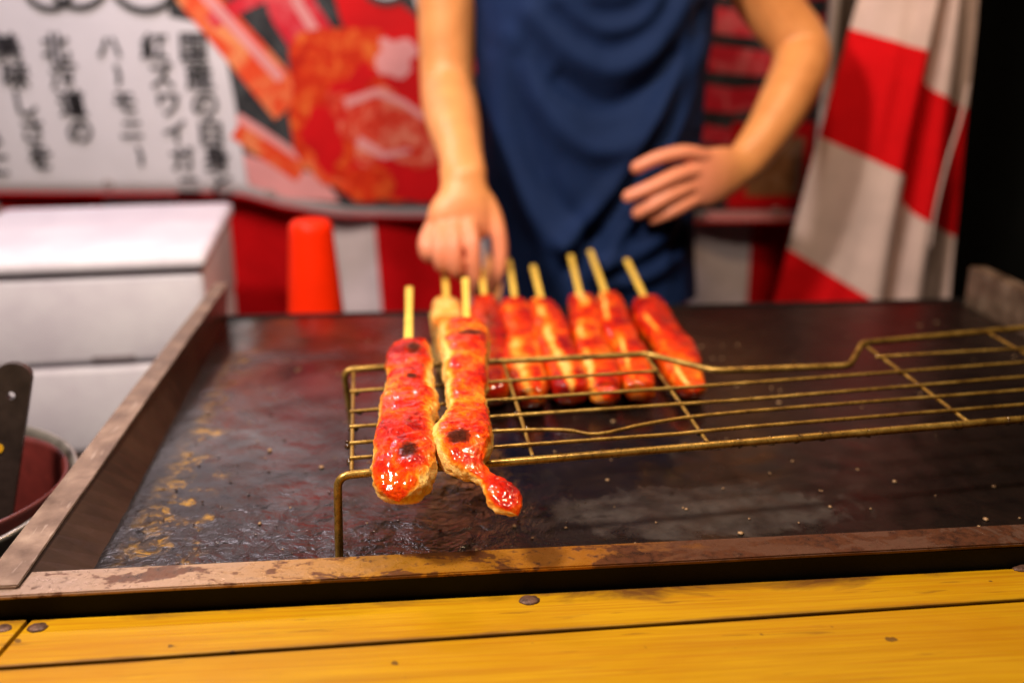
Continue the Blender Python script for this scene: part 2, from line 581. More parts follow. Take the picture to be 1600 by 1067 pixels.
tag(o, 'red and white vertically striped festival curtain hanging below the crab banner', 'curtain')

# ------------------------------------------------------------------ printed banner
def banner_y(x, z):
    return 1.955 + .012 * math.sin(x * 5.2 + .8) + .004 * math.sin(x * 11 + 3)
def banner_bottom(x):
    pts = [(-1.2, .938), (-.62, .934), (-.42, .934), (-.36, .93), (-.28, .905), (-.18, .885), (-.08, .878), (.1, .874), (.5, .862), (.8, .862)]
    for (a, za), (b, zb) in zip(pts, pts[1:]):
        if a <= x <= b:
            t = (x - a) / (b - a)
            return za + (zb - za) * t
    return pts[-1][1]
ban = thing('crab_banner', (0, 1.955, .86), 'printed vinyl banner with black brush lettering on white beside a red crab photograph', 'banner')
bm = bmesh.new()
NX, NZ = 80, 30
g = []
for j in range(NZ + 1):
    row = []
    for i in range(NX + 1):
        x = -1.2 + 1.985 * i / NX
        z0 = banner_bottom(x)
        z = z0 + (1.80 - z0) * j / NZ
        row.append(bm.verts.new((x, banner_y(x, z), z)))
    g.append(row)
for j in range(NZ):
    for i in range(NX):
        bm.faces.new((g[j][i], g[j][i + 1], g[j + 1][i + 1], g[j + 1][i]))
sheet = obj('sheet', bm, MT['vinyl'], ban)
sheet.modifiers.new('thick', 'SOLIDIFY').thickness = .0012

def print_poly(name, pts, m, lift, parent=ban, grid=.02):
    """flat print on the banner: polygon in (x, z), cut into a grid and laid on the sheet"""
    bm = bmesh.new()
    vs = [bm.verts.new((x, 0, z)) for x, z in pts]
    f = bm.faces.new(vs)
    x0, x1 = min(p[0] for p in pts), max(p[0] for p in pts)
    z0, z1 = min(p[1] for p in pts), max(p[1] for p in pts)
    q = x0 + grid * 2
    while q < x1:
        bmesh.ops.bisect_plane(bm, geom=bm.verts[:] + bm.edges[:] + bm.faces[:], plane_co=(q, 0, 0), plane_no=(1, 0, 0))
        q += grid * 2
    bmesh.ops.triangulate(bm, faces=bm.faces[:])
    for v in bm.verts:
        v.co.y = banner_y(v.co.x, v.co.z) - lift
    bmesh.ops.recalc_face_normals(bm, faces=bm.faces[:])
    return obj(name, bm, m, parent, smooth=False)

# photograph half of the print: dark ground, crab legs, shell (from x,z measured on the banner)
def blob(cx, cz, rx, rz, n=26, j=.12, seed=0, rot=0):
    out = []
    for i in range(n):
        a = 2 * PI * i / n
        k = 1 + j * noise.noise(Vector((math.cos(a) * 1.6 + seed, math.sin(a) * 1.6, seed * .7)))
        x, z = rx * k * math.cos(a), rz * k * math.sin(a)
        out.append((cx + x * math.cos(rot) - z * math.sin(rot), cz + x * math.sin(rot) + z * math.cos(rot)))
    return out
def strip(pts, w0, w1):
    L, R = [], []
    n = len(pts)
    for i, (x, z) in enumerate(pts):
        a, b = pts[max(0, i - 1)], pts[min(n - 1, i + 1)]
        dx, dz = b[0] - a[0], b[1] - a[1]
        d = math.hypot(dx, dz)
        w = w0 + (w1 - w0) * i / (n - 1)
        L.append((x - dz / d * w, z + dx / d * w))
        R.append((x + dz / d * w, z - dx / d * w))
    return L + R[::-1]

print_poly('photo_ground', [(-.46, 1.355), (-.455, 1.255), (-.40, 1.245), (-.366, 1.228), (-.352, 1.10), (-.345, 1.00), (-.342, .955), (-.27, .925), (-.15, .90), (.10, .893), (.50, .885), (.775, .88), (.775, 1.355)], MT['dark_print'], .0010)
print_poly('photo_rim', [(-.345, 1.01), (-.340, .950), (-.27, .922), (-.17, .912), (-.20, .965), (-.28, .985)], MT['pink_print'], .0015)
print_poly('crab_leg', strip([(-.450, 1.345), (-.388, 1.270), (-.320, 1.185), (-.250, 1.095)], .030, .040), MT['leg_print2'], .0018)
print_poly('crab_leg', strip([(-.425, 1.335), (-.345, 1.240), (-.265, 1.145)], .010, .009), MT['pink_print'], .0022)
print_poly('crab_leg', strip([(-.385, 1.245), (-.330, 1.275), (-.26, 1.305)], .014, .012), MT['leg_print'], .0019)
print_poly('crab_leg', strip([(-.275, 1.40), (-.235, 1.265), (-.165, 1.150)], .042, .044), MT['leg_print'], .0020)
print_poly('crab_leg', strip([(-.268, 1.40), (-.225, 1.275), (-.175, 1.19)], .008, .010), MT['pink_print'], .0024)
print_poly('crab_leg', strip([(-.352, 1.058), (-.30, 1.020), (-.235, .975)], .022, .026), MT['leg_print2'], .0018)
print_poly('crab_leg', strip([(-.350, 1.078), (-.295, 1.040), (-.24, 1.00)], .008, .007), MT['pink_print'], .0022)
print_poly('crab_leg', strip([(-.14, 1.42), (-.10, 1.27), (-.03, 1.18)], .05, .06), MT['red_print'], .0018)
print_poly('crab_shell', blob(-.09, 1.075, .185, .150, 32, .25, 3, -.5), MT['body_print'], .0028)
print_poly('crab_shell', blob(.00, 1.18, .10, .085, 26, .4, 5, .2), MT['red_print'], .0032)
print_poly('crab_shell', blob(-.02, .965, .11, .055, 26, .4, 8, 0), MT['red_print'], .0032)
print_poly('crab_meat', blob(-.055, 1.185, .034, .030, 26, .9, 2), MT['pink_print'], .0038)
print_poly('crab_meat', blob(-.145, 1.125, .055, .030, 26, .8, 31, .6), MT['red_print'], .0038)
print_poly('crab_meat', blob(-.19, 1.03, .030, .060, 26, .8, 33, .1), MT['red_print'], .0040)
print_poly('crab_meat', strip([(-.15, 1.10), (-.09, 1.12), (-.04, 1.10), (.00, 1.07)], .008, .005), MT['pink_print'], .0046)
print_poly('crab_meat', strip([(-.13, 1.03), (-.08, 1.00), (-.03, 1.01)], .010, .004), MT['pink_print'], .0046)
print_poly('crab_meat', strip([(-.23, 1.00), (-.20, .96), (-.15, .94)], .010, .008), MT['leg_print2'], .0046)
print_poly('crab_meat', blob(-.09, 1.05, .095, .075, 30, .7, 11, -.3), MT['body_print2'], .0038)
print_poly('crab_meat', blob(-.12, .945, .055, .035, 22, .5, 14), MT['body_print'], .0042)
print_poly('crab_meat', blob(.02, 1.06, .05, .05, 24, .6, 17), MT['body_print2'], .0042)
for z, a, b, w in ((1.30, .58, .78, .020), (1.235, .60, .78, .025), (1.17, .57, .72, .026), (1.10, .54, .66, .026), (1.03, .56, .64, .018)):
    print_poly('crab_leg', strip([(a - .12, z + .022), ((a + b) / 2, z), (b, z + .006)], w, w * .8), MT['leg_print'], .0020)
# small framed dish printed at the right lower corner
print_poly('print_frame', [(.60, .890), (.775, .890), (.775, 1.06), (.60, 1.06)], MT['red_print'], .0030)
print_poly('print_dish', [(.635, .915), (.745, .915), (.745, 1.03), (.635, 1.03)], MT['brown_print'], .0036)
print_poly('print_edge', [(.56, .866), (.78, .866), (.78, .884), (.56, .884)], MT['pink_print'], .0026)
# dark red hem along the lower edge
hem = []
xs = [-1.19 + .035 * i for i in range(57)]
bm = bmesh.new()
lo = [bm.verts.new((x, banner_y(x, .93) - .0045, banner_bottom(x) - .001)) for x in xs]
hi = [bm.verts.new((x, banner_y(x, .93) - .0045, banner_bottom(x) + .004 + .004 * noise.noise(Vector((x * 8, 1, 0))))) for x in xs]
for i in range(len(xs) - 1):
    bm.faces.new((lo[i], lo[i + 1], hi[i + 1], hi[i]))
h = obj('hem', bm, MT['red_print'], ban)
h.modifiers.new('thick', 'SOLIDIFY').thickness = .002
# grommets along the hem
for x in (-.95, -.60, -.30, .30, .70):
    bm = bmesh.new()
    c = Vector((x, banner_y(x, .94) - .005, banner_bottom(x) + .022))
    ring = [(c.x + .007 * math.cos(2 * PI * i / 14), c.y, c.z + .007 * math.sin(2 * PI * i / 14)) for i in range(15)]
    tube(bm, ring, .002, 6, (0, 1, 0), False)
    obj('grommet', bm, MT['pale_metal'], ban)

# brush lettering, vertical columns read right to left
def glyph_mesh(ch, size):
    cu = bpy.data.curves.new('t', 'FONT')
    cu.body = ch
    cu.size = size
    cu.offset = size * .010
    cu.align_x = 'CENTER'
    cu.resolution_u = 3
    to = bpy.data.objects.new('t', cu)
    COL.objects.link(to)
    bpy.context.view_layer.update()
    me = bpy.data.meshes.new_from_object(to.evaluated_get(bpy.context.evaluated_depsgraph_get()))
    bpy.data.objects.remove(to)
    bpy.data.curves.remove(cu)
    return me
def column(text, x, z, dx, dz, size):
    bm = bmesh.new()
    for i, ch in enumerate(text):
        if ch == '|':
            b2 = bmesh.new()
            s = size * .36
            pts = strip([(0, s), (.004, 0), (0, -s)], size * .07, size * .055)
            b2.faces.new([b2.verts.new((a, 0, c)) for a, c in pts])
            cx = cz = 0
        else:
            me = glyph_mesh(ch, size)
            b2 = bmesh.new()
            b2.from_mesh(me)
            bpy.data.meshes.remove(me)
            for v in b2.verts:
                v.co = Vector((v.co.x, 0, v.co.y - size * .36))
        X, Z = x + dx * i, z - dz * i
        for v in b2.verts:
            px, pz = X + v.co.x + v.co.z * .10 * math.sin(i * 2.3 + x * 9), Z + v.co.z
            v.co = Vector((px, banner_y(px, pz) - .0045, pz))
        # heavy brush strokes: the same outline printed three times, a little apart
        for q, (ox, oz) in enumerate(((-.0009, .0006), (.0009, .0), (.0001, -.0009))):
            m = bpy.data.meshes.new('t')
            b2.to_mesh(m)
            m.transform(Matrix.Translation((ox, -.00012 * q, oz)))
            bm.from_mesh(m)
            bpy.data.meshes.remove(m)
        b2.free()
    obj('lettering', bm, MT['ink'], ban, smooth=False)
column('国産の白身と', -.418, 1.203, .006, .0505, .054)
column('紅ズワイガニ', -.487, 1.203, .0075, .0505, .050)
column('ハ|モニ|', -.568, 1.203, .008, .049, .047)
column('北海道の', -.665, 1.203, .008, .050, .053)
column('美味しさを', -.752, 1.203, .008, .0495, .052)
column('お楽しみに', -.835, 1.190, .008, .0495, .052)
# lower bows of the big outlined headline letters
def bow(cx, cz, r, a0, a1, w, name='headline_outline'):
    pts = [(cx + r * math.cos(a0 + (a1 - a0) * i / 20), cz + r * .9 * math.sin(a0 + (a1 - a0) * i / 20)) for i in range(21)]
    print_poly(name, strip(pts, w, w), MT['ink'], .0045)
bow(-.665, 1.305, .040, PI * .9, PI * 2.1, .0055)
bow(-.612, 1.318, .052, PI * .9, PI * 2.1, .0055)
bow(-.495, 1.318, .058, PI * .95, PI * 2.05, .0060)
print_poly('headline_fill', blob(-.065, 1.330, .046, .046, 24, 0), MT['vinyl'], .0040)
print_poly('headline_fill', blob(.035, 1.300, .055, .052, 24, 0), MT['vinyl'], .0040)
bow(-.065, 1.322, .046, PI * .9, PI * 2.1, .0065)
bow(.035, 1.290, .055, PI * .9, PI * 1.9, .0065)

# ------------------------------------------------------------------ post and pole by the drape
post = thing('wooden_post', (.755, 1.80, 0), 'dark wooden stall post between the banner and the red and white drape', 'post')
bm = bmesh.new()
box_bm(bm, .722, .785, 1.775, 1.835, 0, 2.3, .004)
obj('upright', bm, MT['dark_wood'], post)
bm = bmesh.new()
box_bm(bm, .712, .795, 1.765, 1.845, 0, .05, .004)
obj('foot', bm, MT['stove'], post)
pole = thing('metal_pole', (.715, 1.77, 0), 'thin pale metal pole standing right in front of the dark wooden post', 'pole')
bm = bmesh.new()
tube(bm, [(.708, 1.755, 0.01), (.708, 1.755, 1.10), (.708, 1.755, 2.2)], .0095, 14)
obj('tube', bm, MT['pale_metal'], pole)
bm = bmesh.new()
lathe(bm, [(.0, 0), (.03, 0), (.03, .008), (.014, .014), (.012, .03)], (.708, 1.755, .001), 20)
obj('foot', bm, MT['pale_metal'], pole)

# ------------------------------------------------------------------ gathered drape at the right
def drape():
    bm = bmesh.new()
    def left(z):  return .614 + (z - .80) * .195 if z > .62 else .579
    def right(z): return .935 - max(0, z - .95) * .060
    bounds = [.12, .30, .49, .68, .87, 1.062, 1.237, 1.42, 1.60, 1.78]
    vs, mi = [], []
    for q, (a, b) in enumerate(zip(bounds, bounds[1:])):
        for k in range(9):
            vs.append(a + (b - a) * k / 9)
            mi.append((q + 1) % 2)        # red at .68-.87? handled below
    vs.append(bounds[-1])
    N = 64
    us = [i / N for i in range(N + 1)]
    def P(u, v):
        zl = v
        x0, x1 = left(zl), right(zl)
        x = x0 + (x1 - x0) * u
        sl = .30 + max(0, min(1, (1.3 - v) / .5)) * .34
        z = v - sl * (x - x0)
        z -= .055 / (1 + math.exp(-(u - .56) * 60))
        y = 1.62 + .030 * math.cos(u * 2 * PI * 1.0) + .010 * math.sin(u * 13 + v * 2.6 + 1.2 * math.sin(v * 4)) + .002 * math.sin(u * 41 - v * 5)
        y += .055 * math.exp(-((u - .56) / .045) ** 2) - .02 * math.exp(-((u - .44) / .07) ** 2)
        y += .008 * noise.noise(Vector((u * 5, v * 6, 2)))
        return Vector((x, y, max(z, .02)))
    g = [[bm.verts.new(P(u, v)) for u in us] for v in vs]
    for j in range(len(vs) - 1):
        for i in range(N):
            f = bm.faces.new((g[j][i], g[j][i + 1], g[j + 1][i + 1], g[j + 1][i]))
            c = vs[j] + .001
            red = (.68 < c < .87) or (1.062 < c < 1.237) or (.30 < c < .49) or (1.42 < c < 1.60)
            f.material_index = 0 if red else 1
    return bm
dr = thing('striped_drape', (.76, 1.62, 0), 'gathered red and white drape hanging in slanting stripes at the right edge of the stall', 'drape')
o = obj('cloth', drape(), [MT['red_cloth'], MT['cream_cloth']], dr)
o.modifiers.new('thick', 'SOLIDIFY').thickness = .0015
bm = bmesh.new()
tube(bm, spline([(.868, 1.575, 1.15), (.858, 1.565, 1.10), (.842, 1.56, 1.03), (.834, 1.562, .95), (.838, 1.57, .89)], 6), .0022, 8)
obj('cord', bm, MT['cream_cloth'], dr)

# ------------------------------------------------------------------ bench with foam boxes, carton, red container
bench = thing('bench', (-.35, 1.5, 0), 'low dark bench behind the griddle carrying the white foam boxes', 'bench')
bm = bmesh.new()
box_bm(bm, -.95, .0, 1.30, 1.86, .645, .677, .003)
obj('top', bm, MT['dark_wood'], bench)
for sx in (-.92, -.06):
    for sy in (1.33, 1.80):
        bm = bmesh.new()
        box_bm(bm, sx, sx + .04, sy, sy + .04, 0, .645, .002)
        obj('leg', bm, MT['dark_wood'], bench)

BOXROT = Matrix.Translation((-.296, 1.317, 0)) @ Matrix.Rotation(math.radians(5.0), 4, 'Z') @ Matrix.Translation((.296, -1.317, 0))
def foam_box(x0, x1, y0, y1, z0, z1, label, lid=None, cat='foam box'):
    t = thing('foam_box', ((x0 + x1) / 2, (y0 + y1) / 2, z0), label, cat, 'stacked white foam boxes')
    bm = bmesh.new()
    top = z1 - (lid if lid else 0)
    box_bm(bm, x0, x1, y0, y1, z0, top - .001, .010, BOXROT)
    # grip recess on the front face, its shade painted as a darker slab
    b = obj('body', bm, MT['foam'], t)
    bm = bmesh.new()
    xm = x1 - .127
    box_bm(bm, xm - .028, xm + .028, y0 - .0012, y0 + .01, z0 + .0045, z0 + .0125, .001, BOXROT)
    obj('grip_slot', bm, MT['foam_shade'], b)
    if lid:
        bm = bmesh.new()
        box_bm(bm, x0 - .070, x1 + .006, y0 - .008, y1 + .006, top, z1, .0105, BOXROT)
        obj('lid', bm, MT['foam'], t)
    return t
foam_box(-.612, -.302, 1.326, 1.715, .678, .806, 'lower white foam box without a lid of its own, bottom of the stack')
foam_box(-.588, -.300, 1.325, 1.715, .807, .956, 'upper white foam box closed with a thick pale lid, top of the stack', .023)

carton = thing('cardboard_carton', (-.80, 1.80, .677), 'brown cardboard carton in the shade behind the foam boxes', 'carton')
bm = bmesh.new()
box_bm(bm, -.95, -.685, 1.70, 1.86, .678, .925, .002)
obj('body', bm, MT['cardboard'], carton)
bm = bmesh.new()
box_bm(bm, -.95, -.685, 1.775, 1.785, .9255, .928, .0005)
obj('flap', bm, MT['cardboard'], carton)

cup = thing('plastic_container', (-.165, 1.42, .677), 'orange red tapered plastic container turned upside down on the bench', 'container')
bm = bmesh.new()
lathe(bm, [(.066, 0), (.068, .004), (.066, .010), (.0625, .012), (.0405, .160), (.031, .286), (.030, .294), (.026, .300), (.018, .302), (.0, .302)], (-.166, 1.42, .678), 48)
obj('body', bm, MT['cup'], cup)
bm = bmesh.new()
lathe(bm, [(.0665, .0), (.0705, .002), (.0705, .009), (.0665, .011)], (-.166, 1.42, .678), 48)
obj('lip', bm, MT['cup'], cup)

# ------------------------------------------------------------------ the cook
def mesh_from_bm(bm):
    me = bpy.data.meshes.new('t')
    bm.to_mesh(me)
    bm.free()
    return me
per = thing('person', (.25, 1.53, 0), 'cook in a navy sleeveless shirt gripping a skewer, other hand on hip', 'person')
bm = bmesh.new()
def limb(pts, seg=16, up=None, k=5):
    """pts: (x, y, z, r_side, r_up)"""
    s = spline(pts, k)
    tube(bm, [p[:3] for p in s], [p[3] for p in s], seg, up, True, [p[4] for p in s])
F_ = (0, -1, 0)
# trunk, neck, head
limb([(.25, 1.545, .84, .130, .070), (.25, 1.545, .95, .125, .070), (.252, 1.545, 1.08, .125, .070), (.25, 1.54, 1.22, .135, .078), (.25, 1.53, 1.34, .165, .100), (.25, 1.535, 1.43, .135, .075), (.25, 1.535, 1.47, .06, .055), (.25, 1.525, 1.53, .052, .055)], 24, F_)
limb([(.25, 1.50, 1.545, .045, .06), (.25, 1.505, 1.60, .062, .085), (.25, 1.515, 1.66, .072, .093), (.25, 1.52, 1.71, .062, .082), (.25, 1.525, 1.735, .035, .05)], 24, F_)
limb([(.25, 1.408, 1.615, .010, .010), (.25, 1.402, 1.630, .009, .010), (.25, 1.416, 1.66, .006, .008)], 10)
for sx in (-1, 1):
    limb([(.25 + sx * .073, 1.515, 1.61, .004, .012), (.25 + sx * .076, 1.52, 1.64, .006, .017), (.25 + sx * .074, 1.525, 1.665, .004, .012)], 10)
limb([(.25 - .02, 1.422, 1.588, .006, .005), (.25, 1.414, 1.589, .007, .007), (.25 + .02, 1.422, 1.588, .006, .005)], 10)
# arm at the left of the picture, reaching down to the skewer
limb([(.085, 1.535, 1.405, .060, .058), (.045, 1.535, 1.36, .052, .054), (.036, 1.525, 1.26, .043, .046), (.034, 1.510, 1.165, .040, .041), (.036, 1.465, 1.135, .041, .039), (.040, 1.400, 1.110, .038, .034), (.046, 1.340, 1.082, .031, .026), (.050, 1.300, 1.058, .030, .021)], 18, (0, -.6, 1))
# palm of that hand
limb([(.047, 1.325, 1.074, .029, .022), (.046, 1.312, 1.067, .0295, .021), (.048, 1.290, 1.036, .033, .018), (.042, 1.280, 1.008, .042, .0165), (.036, 1.279, .990, .040, .015), (.034, 1.281, .980, .036, .012)], 18, F_)
def finger(pts, r0, r1, k=4):
    n = len(pts)
    limb([(*p, r0 + (r1 - r0) * i / (n - 1), r0 + (r1 - r0) * i / (n - 1)) for i, p in enumerate(pts)], 12, None, k)
finger([(.004, 1.280, .992), (-.004, 1.256, .978), (-.001, 1.254, .962), (.011, 1.276, .956)], .0104, .0084)
finger([(.020, 1.276, .997), (.0140, 1.245, .980), (.0155, 1.241, .953), (.026, 1.268, .946)], .0106, .0086)
finger([(.036, 1.274, 1.000), (.0335, 1.240, .981), (.0350, 1.237, .947), (.044, 1.264, .936)], .0108, .0086)
finger([(.053, 1.274, 1.003), (.0565, 1.242, .980), (.0590, 1.240, .936), (.062, 1.262, .902)], .0106, .0080)
finger([(.064, 1.298, 1.045), (.085, 1.288, 1.010), (.0935, 1.276, .972), (.0915, 1.270, .938), (.080, 1.274, .910)], .0132, .0084)
# arm at the right of the picture, hand on hip
limb([(.420, 1.540, 1.405, .060, .058), (.470, 1.550, 1.35, .052, .052), (.525, 1.560, 1.275, .045, .046), (.575, 1.548, 1.215, .043, .043), (.568, 1.520, 1.180, .043, .042), (.535, 1.480, 1.135, .040, .038), (.495, 1.447, 1.085, .034, .030), (.462, 1.428, 1.050, .031, .022)], 18, F_)
# back of the hand faces the customer
limb([(.462, 1.428, 1.050, .028, .018), (.435, 1.412, 1.042, .037, .016), (.405, 1.400, 1.036, .042, .015), (.385, 1.396, 1.034, .041, .013)], 18, F_)
finger([(.392, 1.396, 1.066), (.362, 1.386, 1.073), (.326, 1.384, 1.067), (.296, 1.392, 1.052)], .0118, .0094)
finger([(.382, 1.394, 1.047), (.350, 1.382, 1.041), (.315, 1.378, 1.026), (.285, 1.386, 1.012)], .0126, .0098)
finger([(.380, 1.395, 1.026), (.350, 1.384, 1.016), (.322, 1.380, 1.002), (.300, 1.388, .988)], .0122, .0098)
finger([(.388, 1.398, 1.007), (.366, 1.390, .998), (.345, 1.387, .988), (.324, 1.394, .978)], .0114, .0092)
finger([(.440, 1.430, 1.052), (.422, 1.458, 1.058), (.402, 1.488, 1.052), (.388, 1.508, 1.042)], .0125, .0090)
# legs and feet (behind the griddle)
for sx in (-1, 1):
    limb([(.25 + sx * .085, 1.53, .88, .080, .085), (.25 + sx * .09, 1.53, .72, .075, .080), (.25 + sx * .095, 1.525, .48, .052, .056), (.25 + sx * .10, 1.54, .30, .050, .053), (.25 + sx * .10, 1.55, .10, .036, .040), (.25 + sx * .10, 1.54, .06, .036, .045)], 18, F_)
    limb([(.25 + sx * .10, 1.57, .045, .034, .035), (.25 + sx * .105, 1.50, .045, .040, .035), (.25 + sx * .11, 1.40, .035, .042, .025)], 16, (0, 0, 1))
bmesh.ops.recalc_face_normals(bm, faces=bm.faces[:])
raw = bpy.data.objects.new('raw', mesh_from_bm(bm))
COL.objects.link(raw)
rm = raw.modifiers.new('r', 'REMESH')
rm.mode = 'VOXEL'
rm.voxel_size = .0028
sm = raw.modifiers.new('s', 'SMOOTH')
sm.iterations = 5
sm.factor = .5
bpy.context.view_layer.update()
me = bpy.data.meshes.new_from_object(raw.evaluated_get(bpy.context.evaluated_depsgraph_get()))
bpy.data.objects.remove(raw)
bm = bmesh.new()
bm.from_mesh(me)
def relax(test, n):
    vs = [v for v in bm.verts if test(v.co)]
    for q in range(n):
        bmesh.ops.smooth_vert(bm, verts=vs, factor=.5, use_axis_x=True, use_axis_y=True, use_axis_z=True)
relax(lambda c: c.x < .12 and 1.035 < c.z < 1.20 and c.y < 1.50, 24)
relax(lambda c: c.x > .430 and 1.0 < c.z < 1.16 and c.y < 1.52, 24)
bm.to_mesh(me)
bm.free()
a = me.attributes.new('hand', 'FLOAT', 'POINT')
vals = []
for v in me.vertices:
    x, y, z = v.co
    q = 0.0
    if x < .12 and z < 1.10 and y < 1.36:
        q = max(0, min(1, (1.04 - z) / .06))
    elif .25 < x < .48 and y < 1.46 and .96 < z < 1.10:
        q = max(0, min(1, (.455 - x) / .06))
    vals.append(q)
a.data.foreach_set('value', vals)
obj('body', me, MT['skin'], per)

# shirt: a loose jersey tube with draped folds
FOLDS = [  # polyline in (x, z), amplitude, half width
    ([(.146, 1.259), (.199, 1.21), (.261, 1.184), (.323, 1.214), (.36, 1.268)], .016, .020),
    ([(.120, 1.227), (.155, 1.151), (.21, 1.089), (.265, 1.075), (.318, 1.106), (.386, 1.201)], .014, .020),
    ([(.38, 1.226), (.336, 1.123), (.285, 1.035), (.231, .971), (.194, .939)], .015, .015),
    ([(.391, 1.26), (.361, 1.167), (.311, 1.061), (.259, .98), (.214, .905)], -.016, .013),
    ([(.405, 1.22), (.385, 1.14), (.335, 1.04), (.28, .95), (.24, .89)], .010, .012),
    ([(.094, 1.193), (.111, 1.064), (.157, .972), (.213, .924)], .010, .018),
    ([(.130, 1.20), (.150, 1.08), (.19, 1.00), (.24, .95)], -.008, .014),
    ([(.363, .959), (.307, .923), (.242, .905)], .014, .016),
    ([(.40, .93), (.33, .89), (.25, .875)], .010, .014),
    ([(.18, 1.276), (.242, 1.239), (.294, 1.247), (.32, 1.276)], .012, .013),
    ([(.19, 1.17), (.25, 1.135), (.31, 1.155), (.35, 1.20)], -.010, .014),
    ([(.11, 1.33), (.19, 1.29), (.27, 1.285), (.35, 1.32)], .012, .018),
    ([(.40, 1.08), (.38, 1.00), (.375, .92)], -.008, .012),
]
FS = [([Vector((p[0], 0, p[1])) for p in spline(f[0], 24)], f[1], f[2]) for f in FOLDS]
def fold(x, z):
    d = 0
    q = Vector((x, 0, z))
    for pts, a_, w in FS:
        m = min((p - q).length_squared for p in pts)
        ends = min((pts[0] - q).length, (pts[-1] - q).length)
        d += a_ * math.exp(-m / (w * w))
    return d
prof = [(.835, .166, .118, .258), (.87, .163, .116, .258), (.93, .163, .114, .255), (1.02, .166, .112, .250), (1.10, .170, .112, .250), (1.20, .174, .114, .251), (1.30, .180, .118, .252),
        (1.37, .183, .112, .252), (1.42, .160, .092, .251), (1.455, .105, .070, .25), (1.475, .075, .066, .25)]
ps = spline(prof, 14)
bm = bmesh.new()
SEG = 180
rings = []
for (z, a_, b_, cx) in ps:
    r = []
    for k in range(SEG):
        t = 2 * PI * k / SEG
        c, s_ = math.cos(t), math.sin(t)
        e = 2.4
        x = cx + a_ * math.copysign(abs(c) ** (2 / e), c)
        y = 1.53 + b_ * math.copysign(abs(s_) ** (2 / e), s_)
        fr = max(0, -s_) ** .5
        y -= fold(x, z) * fr * 1.25
        wv = .004 * noise.noise(Vector((t * 3, z * 9, 0))) + .002 * noise.noise(Vector((t * 9, z * 25, 4)))
        x += c * wv
        y += s_ * wv
        hem = .012 * noise.noise(Vector((t * 1.5, 3, 0))) * max(0, (.93 - z) / .1)
        r.append(bm.verts.new((x, y, z + hem)))
    rings.append(r)
for i in range(len(rings) - 1):
    for k in range(SEG):
        bm.faces.new((rings[i][k], rings[i][(k + 1) % SEG], rings[i + 1][(k + 1) % SEG], rings[i + 1][k]))
bmesh.ops.recalc_face_normals(bm, faces=bm.faces[:])
o = obj('shirt', bm, MT['navy'], per)
o.modifiers.new('thick', 'SOLIDIFY').thickness = .002
bm = bmesh.new()
for sx in (-1, 1):
    s = spline([(.25 + sx * .078, 1.54, .86, .078, .090), (.25 + sx * .088, 1.53, .74, .084, .095), (.25 + sx * .095, 1.53, .48, .068, .074), (.25 + sx * .10, 1.545, .28, .064, .070), (.25 + sx * .10, 1.55, .09, .062, .068)], 6)
    tube(bm, [p[:3] for p in s], [p[3] for p in s], 26, F_, False, [p[4] for p in s])
obj('trousers', bm, MT['trousers'], per)
bm = bmesh.new()
s = spline([(.25, 1.54, 1.615, .076, .075), (.25, 1.54, 1.66, .082, .092), (.25, 1.535, 1.71, .074, .090), (.25, 1.535, 1.75, .040, .055)], 6)
tube(bm, [p[:3] for p in s], [p[3] for p in s], 26, F_, True, [p[4] for p in s])
obj('hair', bm, MT['hair'], per)
for sx in (-1, 1):
    bm = bmesh.new()
    bmesh.ops.create_uvsphere(bm, u_segments=12, v_segments=8, radius=.009)
    bmesh.ops.translate(bm, vec=(.25 + sx * .030, 1.427, 1.645), verts=bm.verts)
    obj('eye', bm, MT['ink'], per)
    bm = bmesh.new()
    tube(bm, [(.25 + sx * .10, 1.60, .032), (.25 + sx * .105, 1.50, .032), (.25 + sx * .11, 1.38, .028)], [.042, .047, .040], 16, (0, 0, 1), True, [.030, .030, .026])
    obj('shoe', bm, MT['handle'], per)

# ------------------------------------------------------------------ griddle
gr = thing('griddle', (0, .9, .86), 'wide oily black iron griddle with rusted steel rims in the stall counter', 'griddle')
GL0, GL1 = -.226, -.250          # inner foot of the left wall, front and back
bm = bmesh.new()
NX, NY = 150, 100
g = []
for j in range(NY + 1):
    y = .572 + (1.204 - .572) * j / NY
    t = (y - .6) / .6
    xl = GL0 + (GL1 - GL0) * t - .004
    row = []
    for i in range(NX + 1):
        x = xl + (.69 - xl) * i / NX
        h = .0007 * noise.noise(Vector((x * 6, y * 6, 0))) + .0009 * noise.noise(Vector((x * 55, y * 55, 1))) * max(0, min(1, (1.0 - y) / .3))
        row.append(bm.verts.new((x, y, .900 + h)))
    g.append(row)
for j in range(NY):
    for i in range(NX):
        bm.faces.new((g[j][i], g[j][i + 1], g[j + 1][i + 1], g[j + 1][i]))
o = obj('plate', bm, MT['plate'])
o.parent = gr
o.matrix_parent_inverse = Matrix.Translation((0, -.9, -.86))
o.modifiers.new('thick', 'SOLIDIFY').thickness = .008
o.modifiers['thick'].offset = -1
